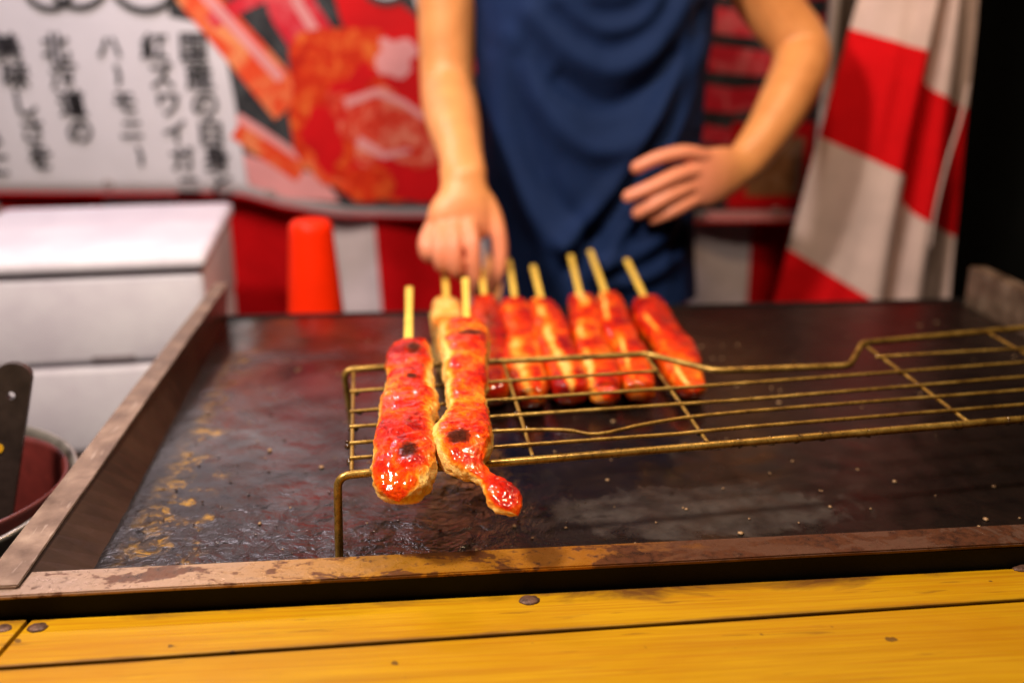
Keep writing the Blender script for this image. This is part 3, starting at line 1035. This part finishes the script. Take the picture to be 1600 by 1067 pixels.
# left wall: thin upright sheet with an outward flange
def wall_profile(name, a0, a1, prof, mat):
    bm = bmesh.new()
    ra = [bm.verts.new((a0[0] + dx, a0[1], z)) for dx, z in prof]
    N = 12
    rows = []
    for q in range(N + 1):
        t = q / N
        rows.append([bm.verts.new((a0[0] + (a1[0] - a0[0]) * t + dx + .0008 * noise.noise(Vector((t * 4, dx * 90, z * 40))), a0[1] + (a1[1] - a0[1]) * t, z)) for dx, z in prof])
    n = len(prof)
    for r in ra:
        bm.verts.remove(r)
    for q in range(N):
        for k in range(n):
            bm.faces.new((rows[q][k], rows[q][(k + 1) % n], rows[q + 1][(k + 1) % n], rows[q + 1][k]))
    bm.faces.new(rows[0][::-1])
    bm.faces.new(rows[-1])
    bmesh.ops.recalc_face_normals(bm, faces=bm.faces[:])
    bmesh.ops.bevel(bm, geom=[e for e in bm.edges if e.calc_face_angle(0) > .6], offset=.0012, segments=2, affect='EDGES')
    o = obj(name, bm, mat, smooth=False)
    o.parent = gr
    o.matrix_parent_inverse = Matrix.Translation((0, -.9, -.86))
    return o
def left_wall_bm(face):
    # flared wall that sinks towards the front rim: the flange on top, the sheet below it dark with soot and painted shade
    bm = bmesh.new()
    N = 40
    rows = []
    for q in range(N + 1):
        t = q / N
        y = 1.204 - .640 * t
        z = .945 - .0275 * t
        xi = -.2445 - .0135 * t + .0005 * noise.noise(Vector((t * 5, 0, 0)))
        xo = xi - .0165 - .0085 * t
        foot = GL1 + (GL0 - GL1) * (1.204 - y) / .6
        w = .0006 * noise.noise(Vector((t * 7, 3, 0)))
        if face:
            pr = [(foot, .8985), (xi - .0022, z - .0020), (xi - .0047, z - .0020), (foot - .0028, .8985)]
        else:
            pr = [(xi, z + w), (xo, z + w), (xo, z - .0055), (xo + .0025, z - .0055), (xo + .0025, z - .0030 + w), (xi - .0018, z - .0030 + w)]
        rows.append([bm.verts.new((a, y, b)) for a, b in pr])
    n = len(rows[0])
    for q in range(N):
        for k in range(n):
            bm.faces.new((rows[q][k], rows[q][(k + 1) % n], rows[q + 1][(k + 1) % n], rows[q + 1][k]))
    bm.faces.new(rows[0][::-1])
    bm.faces.new(rows[-1])
    bmesh.ops.recalc_face_normals(bm, faces=bm.faces[:])
    if not face:
        bmesh.ops.bevel(bm, geom=[e for e in bm.edges if e.calc_face_angle(0) > .6], offset=.0009, segments=2, affect='EDGES')
    return bm
obj('left_flange', left_wall_bm(False), MT['rim_side'], gr, smooth=False)
obj('left_wall', left_wall_bm(True), MT['shaded_soot_steel'], gr, smooth=False)
wall_profile('right_wall', (.690, .60), (.700, 1.204),
             [(-.0015, .890), (-.0015, .946), (.0205, .946), (.0205, .9425), (.0015, .9425), (.0015, .890)], MT['rim_side'])
# front rim: flat flange and black front face
def front_rim():
    bm = bmesh.new()
    N = 40
    rows = []
    for q in range(N + 1):
        t = q / N
        x = -.2795 + (.705 + .2795) * t
        tt = (x + .27) / .68
        yo, yi = .5565 + .0085 * tt, .5845 + .0065 * tt
        w = .0006 * noise.noise(Vector((x * 9, 0, 0)))
        rows.append([bm.verts.new(p) for p in ((x, yo + w, .915), (x, yi, .915), (x, yi, .902), (x, yo + .004, .912), (x, yo + w, .912))])
    for q in range(N):
        for k in range(5):
            bm.faces.new((rows[q][k], rows[q][(k + 1) % 5], rows[q + 1][(k + 1) % 5], rows[q + 1][k]))
    bm.faces.new(rows[0][::-1])
    bm.faces.new(rows[-1])
    bmesh.ops.recalc_face_normals(bm, faces=bm.faces[:])
    bmesh.ops.bevel(bm, geom=[e for e in bm.edges if e.calc_face_angle(0) > .9], offset=.0009, segments=2, affect='EDGES')
    return bm
o = obj('front_rim', front_rim(), MT['rim_front'], smooth=False)
o.parent = gr
o.matrix_parent_inverse = Matrix.Translation((0, -.9, -.86))
bm = bmesh.new()
prism(bm, [(-.2785, .5592), (.705, .5682), (.705, .5732), (-.2785, .5642)], .870, .9117)
o = obj('front_face', bm, MT['black_steel'], gr, smooth=False)
bm = bmesh.new()
box_bm(bm, -.262, .705, 1.2045, 1.209, .870, .9025, .0008)
obj('back_edge', bm, MT['black_steel'], gr, smooth=False)
bm = bmesh.new()
box_bm(bm, -.24, .68, .62, 1.18, .60, .885, .005)
obj('burner_box', bm, MT['stove'], gr, smooth=False)
for sx in (-.23, .645):
    for sy in (.64, 1.14):
        bm = bmesh.new()
        box_bm(bm, sx, sx + .03, sy, sy + .03, 0, .60, .002)
        obj('leg', bm, MT['stove'], gr, smooth=False)
# crumbs and dried batter specks on the plate
bm = bmesh.new()
for i in range(150):
    x = random.uniform(.02, .64) if random.random() < .75 else random.uniform(-.17, .05)
    y = .60 + .55 * random.random() ** 1.6
    s = random.choice((.0006, .0008, .001, .0012, .0017))
    b = bmesh.ops.create_icosphere(bm, subdivisions=1, radius=s)['verts']
    sc = Vector((random.uniform(.8, 1.6), random.uniform(.8, 1.8), .6))
    for v in b:
        v.co = Vector((v.co.x * sc.x, v.co.y * sc.y, v.co.z * sc.z)) + Vector((x, y, .9008))
tag(obj('food_crumbs', bm, MT['crumb']), 'tiny tan crumbs scattered over the black griddle plate', 'crumbs', kind='stuff')

bm = bmesh.new()
for i in range(130):
    x, y = random.uniform(-.21, .12), .592 + .30 * random.random() ** 1.8
    if random.random() < .3:
        x = random.uniform(-.215, -.15)
    r = random.choice((.0004, .0005, .0007, .0010))
    b = bmesh.ops.create_icosphere(bm, subdivisions=2, radius=r)['verts']
    e = random.uniform(.9, 1.8)
    for v in b:
        v.co = Vector((v.co.x * e, v.co.y, v.co.z * .55)) + Vector((x, y, .9009))
tag(obj('oil_drops', bm, MT['grease']), 'small glossy oil drops on the left part of the griddle plate', 'oil drops', kind='stuff')

# ------------------------------------------------------------------ wooden counter
ct = thing('wooden_counter', (0, .45, .86), 'yellow varnished plank counter along the front of the griddle', 'counter')
def plank(pts, z=.8975, th=.03):
    bm = bmesh.new()
    prism(bm, pts, z - th, z, .0012)
    o = obj('plank', bm, MT['wood'], smooth=False)
    o.parent = ct
    o.matrix_parent_inverse = Matrix.Translation((0, -.45, -.86))
    return o
plank([(-.2565, .5095), (.72, .5365), (.72, .5655), (-.2505, .5565)])
plank([(-.60, .340), (.80, .340), (.80, .5360), (-.60, .4975)], .8970)
plank([(-.60, .4995), (-.259, .5090), (-.2530, .5565), (-.60, .5565)], .8980)
bm = bmesh.new()
box_bm(bm, -.60, .80, .35, .555, .80, .862, .003)
obj('beam', bm, MT['dark_wood'], ct, smooth=False)
for sx in (-.56, .70):
    bm = bmesh.new()
    box_bm(bm, sx, sx + .06, .42, .48, 0, .80, .003)
    obj('leg', bm, MT['dark_wood'], ct, smooth=False)
for (x, y, rx, ry) in ((-.2645, .5475, .0062, .0046), (-.2435, .5470, .0060, .0050), (.0585, .5515, .0066, .0055), (.396, .5610, .0090, .0040)):
    bm = bmesh.new()
    bmesh.ops.create_uvsphere(bm, u_segments=20, v_segments=10, radius=1)
    for v in bm.verts:
        k = 1 + .18 * noise.noise(v.co * 2 + Vector((x * 90, 0, 0)))
        v.co = Vector((x + v.co.x * rx * k, y + v.co.y * ry * k,   .8977 + v.co.z * .0018 * k))
    obj('screw_head', bm, MT['screw'], ct)

# ------------------------------------------------------------------ wire rack on the griddle
rk = thing('wire_rack', (.2, .74, .90), 'greasy brass coloured wire rack standing on the griddle with a notched back rail', 'rack')
RZ = .958
def rail(name, pts, r, k=1, seg=12):
    bm = bmesh.new()
    tube(bm, pts, r, seg)
    return obj(name, bm, MT['wire'], rk)
def bend(pts, rad=.007, k=5):
    """round the corners of a polyline"""
    P = [Vector(p) for p in pts]
    out = [P[0]]
    for a, b, c in zip(P, P[1:], P[2:]):
        r = min(rad, (a - b).length * .45, (c - b).length * .45)
        p, q = b + (a - b).normalized() * r, b + (c - b).normalized() * r
        for i in range(k + 1):
            t = i / k
            out.append(p * (1 - t) ** 2 + b * 2 * t * (1 - t) + q * t * t)
    out.append(P[-1])
    return out
rail('front_rail', bend([(-.066, .609, .9015), (-.065, .618, RZ), (-.043, .6215, RZ), (.068, .632, RZ), (.243, .651, RZ), (.451, .674, RZ), (.655, .696, RZ), (.660, .694, .9015)], .009), .0029)
rail('back_rail', bend([(-.073, .842, .9015), (-.0765, .832, RZ), (-.055, .836, RZ), (.061, .845, RZ), (.198, .854, RZ), (.248, .803, RZ), (.370, .806, RZ), (.409, .869, RZ), (.590, .902, RZ), (.660, .914, RZ), (.665, .916, .9015)], .008), .0029)
ZW = RZ + .0006
rail('wire', [(-.0665, .778, ZW), (.046, .7915, ZW - .0006), (.196, .8055, ZW)], .0015)
rail('wire', [(.404, .826, ZW), (.551, .838, ZW), (.655, .850, ZW)], .0015)
rail('wire', [(-.0635, .733, ZW), (.043, .747, ZW), (.26, .767, ZW + .0006), (.529, .800, ZW), (.655, .815, ZW)], .0015)
rail('wire', [(-.0615, .702, ZW), (.041, .714, ZW - .0007), (.249, .731, ZW), (.508, .764, ZW), (.655, .782, ZW)], .0015)
rail('wire', spline([(-.0595, .671, ZW), (.043, .684, ZW), (.097, .682, ZW), (.122, .6745, ZW - .001), (.167, .690, ZW), (.242, .706, ZW), (.488, .733, ZW), (.655, .752, ZW)], 4), .0015)
rail('wire', [(-.0575, .645, ZW), (.056, .6555, ZW + .0005), (.18, .6675, ZW), (.232, .6755, ZW), (.47, .702, ZW), (.655, .724, ZW)], .0015)
ZC = ZW - .0026
for a, b in (((-.0685, .836), (-.056, .622)), ((.065, .845), (.070, .632)), ((.197, .854), (.200, .648)), ((.411, .866), (.410, .670)), ((.549, .893), (.545, .684))):
    m = (Vector(a) + Vector(b)) / 2
    rail('cross_wire', [(*a, ZC), (m.x, m.y, ZC + .0006), (*b, ZC)], .0015)
# grease beads at the crossings and drips under the front rail
bm = bmesh.new()
for cx, cr in ((-.060, .0), (.068, 1), (.1985, 2), (.4105, 3)):
    for y in (.645, .672, .704, .735, .78):
        yy = y + (cx + .06) * .115
        for q in range(random.randint(2, 4)):
            b = bmesh.ops.create_icosphere(bm, subdivisions=2, radius=random.uniform(.0010, .0024))['verts']
            bmesh.ops.translate(bm, vec=(cx + random.uniform(-.003, .003), yy + random.uniform(-.003, .003), ZW - random.uniform(.0005, .0035)), verts=b)
for i in range(60):
    x = random.uniform(-.06, .45)
    y = .6225 + (x + .043) * .1045
    r = random.uniform(.0008, .0022)
    b = bmesh.ops.create_icosphere(bm, subdivisions=2, radius=r)['verts']
    for v in b:
        v.co = Vector((v.co.x * 1.4, v.co.y, v.co.z * .8)) + Vector((x, y + random.uniform(-.002, .001), RZ - .0026 if random.random() < .6 else RZ + .002))
for i in range(70):
    x = random.uniform(-.06, .5)
    k = random.choice(((.733, .125), (.702, .120), (.645, .108), (.778, .117)))
    b = bmesh.ops.create_icosphere(bm, subdivisions=1, radius=random.uniform(.0006, .0013))['verts']
    bmesh.ops.translate(bm, vec=(x, k[0] + (x + .06) * k[1], ZW - .0014), verts=b)
o = obj('grease_drops', bm, MT['grease'], rk)
o['kind'] = 'stuff'

# ------------------------------------------------------------------ skewers
def meat_mesh(axis, seed, chars=(), top=.75, side=-.15, seg=96, ring=.0014, lump=.0032, streak=None):
    """axis: (x, y, z, half width, half height) from the stick end to the tip"""
    ax = spline(axis, 12)
    # even arc length
    P = [Vector(p[:3]) for p in ax]
    L = [0]
    for a_, b_ in zip(P, P[1:]):
        L.append(L[-1] + (b_ - a_).length)
    n = max(24, int(L[-1] / ring))
    rows, j = [], 0
    for i in range(n + 1):
        s = L[-1] * i / n
        while j < len(L) - 2 and L[j + 1] < s:
            j += 1
        t = (s - L[j]) / max(1e-9, L[j + 1] - L[j])
        rows.append(tuple(a_ + (b_ - a_) * t for a_, b_ in zip(ax[j], ax[j + 1])))
    fr = frames([Vector(r[:3]) for r in rows], (0, 0, 1))
    V, G, C, Fc = [], [], [], []
    so = Vector((seed * 3.1, seed * 1.7, seed * .9))
    tot = L[-1]
    for i, (r, (s_, u_, t_)) in enumerate(zip(rows, fr)):
        c0 = Vector(r[:3])
        d = tot * i / n
        e0, e1 = min(1, d / .011), min(1, (tot - d) / .010)
        cap = math.sqrt(max(0, 1 - (1 - e0) ** 2)) * math.sqrt(max(0, 1 - (1 - e1) ** 2)) + .02
        for k in range(seg):
            th = 2 * PI * k / seg
            c, s = math.cos(th), math.sin(th)
            e = 2.9
            dx = math.copysign(abs(c) ** (2 / e), c) * r[3] * cap
            dz = math.copysign(abs(s) ** (2 / e), s) * r[4] * cap
            p = c0 + s_ * dx + u_ * dz
            q = p + so
            nd = (s_ * c + u_ * s).normalized()
            nz = lump * 1.05 * noise.noise(q * 24) + lump * .30 * noise.noise(q * 80) + lump * .42 * noise.noise(q * 190) + lump * .22 * noise.noise(q * 420)
            nz += lump * (.45 * noise.noise(q * 150 + so) + .30 * noise.noise(q * 330)) * math.exp(-(s / .45) ** 2)
            band = lump * .08 * math.sin(d * 190 + 5.0 * noise.noise(q * 22) + c * 2.2) * (.4 + noise.noise(q * 14))
            p = p + nd * (nz + band) * min(1, cap * 1.3)
            V.append(p)
            up = nd.z
            gl = side + (top - side) * max(0, min(1, (up + .25) / .85))
            gl += .36 * noise.noise(q * 24) + .22 * noise.noise(q * 70)
            if streak:
                for (sa, sb, w, am) in streak:        # pale lines of bare flesh along the length
                    cen = sa + (sb - sa) * d / tot + .22 * noise.noise(Vector((d * 22, seed, 0)))
                    gl -= am * max(0, min(1.2, .75 + 1.3 * noise.noise(Vector((d * 17, seed * 2.3, sa))))) * math.exp(-((c - cen) / w) ** 2) * (1 if s > -.2 else 0)
            G.append(max(0, min(1, gl)))
            ch = 0
            if up > .1:
                for (x, y, rx, ry) in chars:
                    ch = max(ch, 1.25 - math.sqrt(((p.x - x) / rx) ** 2 + ((p.y - y) / ry) ** 2) * .75)
            C.append(max(0, ch))
    for i in range(n):
        for k in range(seg):
            Fc.append((i * seg + k, i * seg + (k + 1) % seg, (i + 1) * seg + (k + 1) % seg, (i + 1) * seg + k))
    Fc.append(tuple(range(seg))[::-1])
    Fc.append(tuple(n * seg + k for k in range(seg)))
    me = bpy.data.meshes.new('meat')
    me.from_pydata([tuple(v) for v in V], [], Fc)
    bm = bmesh.new()
    bm.from_mesh(me)
    bmesh.ops.recalc_face_normals(bm, faces=bm.faces[:])
    bm.to_mesh(me)
    bm.free()
    for nm, vals in (('glaze', G), ('char', C)):
        at = me.attributes.new(nm, 'FLOAT', 'POINT')
        at.data.foreach_set('value', vals)
    return me
def stick_mesh(a_, b_, w=.0040, h=.0028):
    bm = bmesh.new()
    A, B = Vector(a_), Vector(b_)
    pts = [A.lerp(B, i / 6) for i in range(7)]
    F = frames(pts, (0, 0, 1))
    rings = []
    for i, (p, (s_, u_, t_)) in enumerate(zip(pts, F)):
        k = .93 + .14 * noise.noise(Vector((i * .7, a_[0] * 40, 0)))
        rings.append([bm.verts.new(p + s_ * x * w * k + u_ * y * h * k) for x, y in ((-1, -.7), (-.7, -1), (.7, -1), (1, -.7), (1, .7), (.7, 1), (-.7, 1), (-1, .7))])
    for i in range(6):
        for k in range(8):
            bm.faces.new((rings[i][k], rings[i][(k + 1) % 8], rings[i + 1][(k + 1) % 8], rings[i + 1][k]))
    bm.faces.new(rings[0][::-1])
    bm.faces.new(rings[-1])
    bmesh.ops.recalc_face_normals(bm, faces=bm.faces[:])
    return bm
GS = 'glazed skewers cooking on the griddle and rack'
def skewer(label, axis, stick_a, stick_b, seed, **kw):
    t = thing('skewer', axis[len(axis) // 2][:3], label, 'skewer', GS)
    obj('meat', meat_mesh(axis, seed, **kw), MT['meat'], t)
    obj('stick', stick_mesh(stick_a, stick_b), MT['bamboo'], t, smooth=False)
    return t
skewer('front left glazed skewer on the wire rack with a blunt unbroken tip',
       [(-.019, .846, .9735, .0165, .0105), (-.018, .80, .9735, .0185, .0120), (-.0185, .745, .9735, .0190, .0115), (-.019, .700, .9735, .0215, .0125), (-.0205, .665, .9735, .0180, .0110), (-.0195, .635, .9735, .0200, .0125), (-.020, .605, .972, .0205, .0125), (-.0215, .582, .968, .0185, .0115), (-.0225, .566, .963, .0120, .0080)],
       (-.0215, 1.040, .9755), (-.0195, .80, .974), 1, chars=((-.0165, .600, .0056, .0080), (-.0145, .806, .0054, .014), (-.0155, .738, .0035, .005)), streak=((-.95, -.85, .30, .85),), top=.78, side=-.05, lump=.0032)
skewer('front right glazed skewer on the wire rack ending in a thin ragged tail',
       [(.034, .900, .9735, .0185, .0105), (.0315, .865, .974, .0215, .0125), (.029, .80, .974, .0190, .0118), (.0275, .735, .974, .0160, .0112), (.0265, .690, .974, .0150, .0108), (.023, .655, .974, .0178, .0120), (.0200, .630, .974, .0198, .0130), (.0205, .611, .972, .0165, .0115), (.0245, .5985, .969, .0112, .0080), (.0305, .5915, .967, .0072, .0056), (.0358, .5855, .965, .0066, .0050), (.0402, .5780, .962, .0092, .0054), (.0442, .5700, .959, .0098, .0050), (.0482, .5625, .957, .0070, .0040), (.0515, .5570, .955, .0030, .0022)],
       (.0400, 1.068, .977), (.033, .86, .975), 2, chars=((.0170, .6175, .0070, .0078), (.036, .846, .011, .008)), streak=((.9, 1.0, .30, .9),), top=.66, side=-.25, lump=.0030)
BK = [
 ('pale barely glazed skewer, leftmost of the row at the back of the griddle', (.021, 1.300), (.0195, 1.175), (.024, .93), .0175, 21, dict(top=.10, side=-.5)),
 ('red skewer gripped by the cook, between the pale skewer and the flesh patched one', (.069, 1.278), (.068, 1.178), (.057, .864), .0170, 22, dict(top=.70, side=.40)),
 ('back row skewer with broad pale flesh patches, next to the gripped one', (.110, 1.328), (.104, 1.168), (.091, .852), .0185, 23, dict(top=.70, side=.48, streak=((.45, .2, .30, .60), (-.8, -.7, .2, .4)))),
 ('back row skewer with one long white streak down its length', (.139, 1.290), (.135, 1.164), (.130, .862), .0185, 24, dict(top=.70, side=.50, streak=((.30, .10, .20, .9),))),
 ('back row skewer with a white near tip, third from the right end', (.198, 1.350), (.187, 1.186), (.160, .850), .0175, 25, dict(top=.70, side=.48, streak=((.0, .8, .25, .75),))),
 ('red back row skewer, second from the right end, its stick longest of the row', (.230, 1.376), (.220, 1.192), (.197, .862), .0175, 26, dict(top=.70, side=.50, streak=((.45, .30, .14, .7),))),
 ('rightmost skewer of the back row lying at the steepest slant', (.271, 1.318), (.264, 1.168), (.248, .862), .0195, 27, dict(top=.70, side=.52, streak=((.55, .45, .14, .6),))),
]
for lab, sa, ma, mb, w, sd, kw in BK:
    a3, b3 = Vector((*ma, .922)), Vector((*mb, .9195))
    ax = []
    for i in range(7):
        t = i / 6
        p = a3.lerp(b3, t)
        k = (.80, .98, 1.03, .97, 1.02, .95, .72)[i] * (1 + .06 * math.sin(sd * 3 + i * 2))
        ax.append((p.x + .002 * math.sin(sd + i * 1.7), p.y, p.z - .003, w * k, .0135 * k))
    skewer(lab, ax, (*sa, .936), (*Vector(ma).lerp(Vector(mb), .2), .921), sd, seg=56, ring=.0026, **kw)

# ------------------------------------------------------------------ pot with the knife handle at the left
pot = thing('pot', (-.40, .82, .70), 'round aluminium pot lined with a dark red bowl beside the left rim', 'pot')
PC = (-.453, .756, .014)
PB = (-.412, .767, .014)
bm = bmesh.new()
lathe(bm, [(.0, .690), (.145, .690), (.152, .70), (.1545, .868), (.1585, .872), (.159, .876), (.156, .877), (.1525, .872), (.150, .71), (.0, .700)], PC, 64)
obj('pot_body', bm, MT['pot_metal'], pot)
bm = bmesh.new()
lathe(bm, [(.0, .703), (.082, .705), (.100, .80), (.1055, .872), (.109, .876), (.1075, .8785), (.104, .874), (.098, .80), (.078, .712), (.0, .709)], PB, 64)
obj('inner_bowl', bm, MT['pot_red'], pot)
shelf = thing('side_shelf', (-.45, .8, 0), 'dark side shelf at the left of the griddle under the pot', 'shelf')
bm = bmesh.new()
box_bm(bm, -.80, -.285, .58, 1.20, .672, .703, .003)
obj('board', bm, MT['dark_wood'], shelf)
for sx in (-.78, -.32):
    for sy in (.64, 1.15):
        bm = bmesh.new()
        box_bm(bm, sx, sx + .03, sy, sy + .03, 0, .672, .002)
        obj('leg', bm, MT['dark_wood'], shelf)
kn = thing('spatula', (-.36, .78, .75), 'dark stained spatula handle with a hang hole leaning in the red pot', 'spatula')
def paddle():
    A, B = Vector((-.396, .775, .745)), Vector((-.3385, .802, .982))
    t = (B - A).normalized()
    s = Vector((.80, -.45, .0)).cross(t).cross(t) * -1
    s = (Vector((.85, .15, 0)) - t * Vector((.85, .15, 0)).dot(t)).normalized()
    nrm = s.cross(t).normalized()
    L = (B - A).length
    out = []
    for w, d in ((.0130, 0), (.0135, L * .5), (.0135, L - .012)):
        out.append((w, d))
    pts = [(-.0135, 0), (.0135, 0), (.0140, L * .5), (.0135, L - .010)]
    pts += [(.0135 * math.cos(a), L - .010 + .0115 * math.sin(a)) for a in [PI * i / 8 for i in range(1, 8)]]
    pts += [(-.0135, L - .010), (-.0140, L * .5)]
    hole = [(.0032 * math.cos(2 * PI * i / 14), L - .026 + .0036 * math.sin(2 * PI * i / 14)) for i in range(14)]
    bm = bmesh.new()
    def Q(p, h):
        return A + s * p[0] + t * p[1] + nrm * h
    for h in (-.0045, .0045):
        pass
    top = [bm.verts.new(Q(p, .0045)) for p in pts]
    hl = [bm.verts.new(Q(p, .0045)) for p in hole]
    e = [bm.edges.new((top[i], top[(i + 1) % len(top)])) for i in range(len(top))] + [bm.edges.new((hl[i], hl[(i + 1) % 14])) for i in range(14)]
    r = bmesh.ops.triangle_fill(bm, edges=e, use_beauty=True)
    ex = bmesh.ops.extrude_face_region(bm, geom=bm.faces[:])
    bmesh.ops.translate(bm, vec=nrm * -.009, verts=[v for v in ex['geom'] if isinstance(v, bmesh.types.BMVert)])
    bmesh.ops.recalc_face_normals(bm, faces=bm.faces[:])
    return bm, A, s, t, nrm, L
bm, A, s, t, nrm, L = paddle()
kh = obj('handle', bm, MT['handle'], kn, smooth=False)
sgn = -1 if nrm.y > 0 else 1
bm = bmesh.new()
c = A + s * -.003 + t * (L - .072) + nrm * (sgn * .0048)
vs = [bm.verts.new(c + s * (.0032 * math.cos(2 * PI * i / 16)) + t * (.0038 * math.sin(2 * PI * i / 16)) + nrm * (sgn * .0004)) for i in range(16)]
bm.faces.new(vs)
ex = bmesh.ops.extrude_face_region(bm, geom=bm.faces[:])
bmesh.ops.translate(bm, vec=nrm * (-sgn * .0007), verts=[v for v in ex['geom'] if isinstance(v, bmesh.types.BMVert)])
bmesh.ops.recalc_face_normals(bm, faces=bm.faces[:])
obj('paint_dot', bm, MT['yellow_dot'], kh, smooth=False)
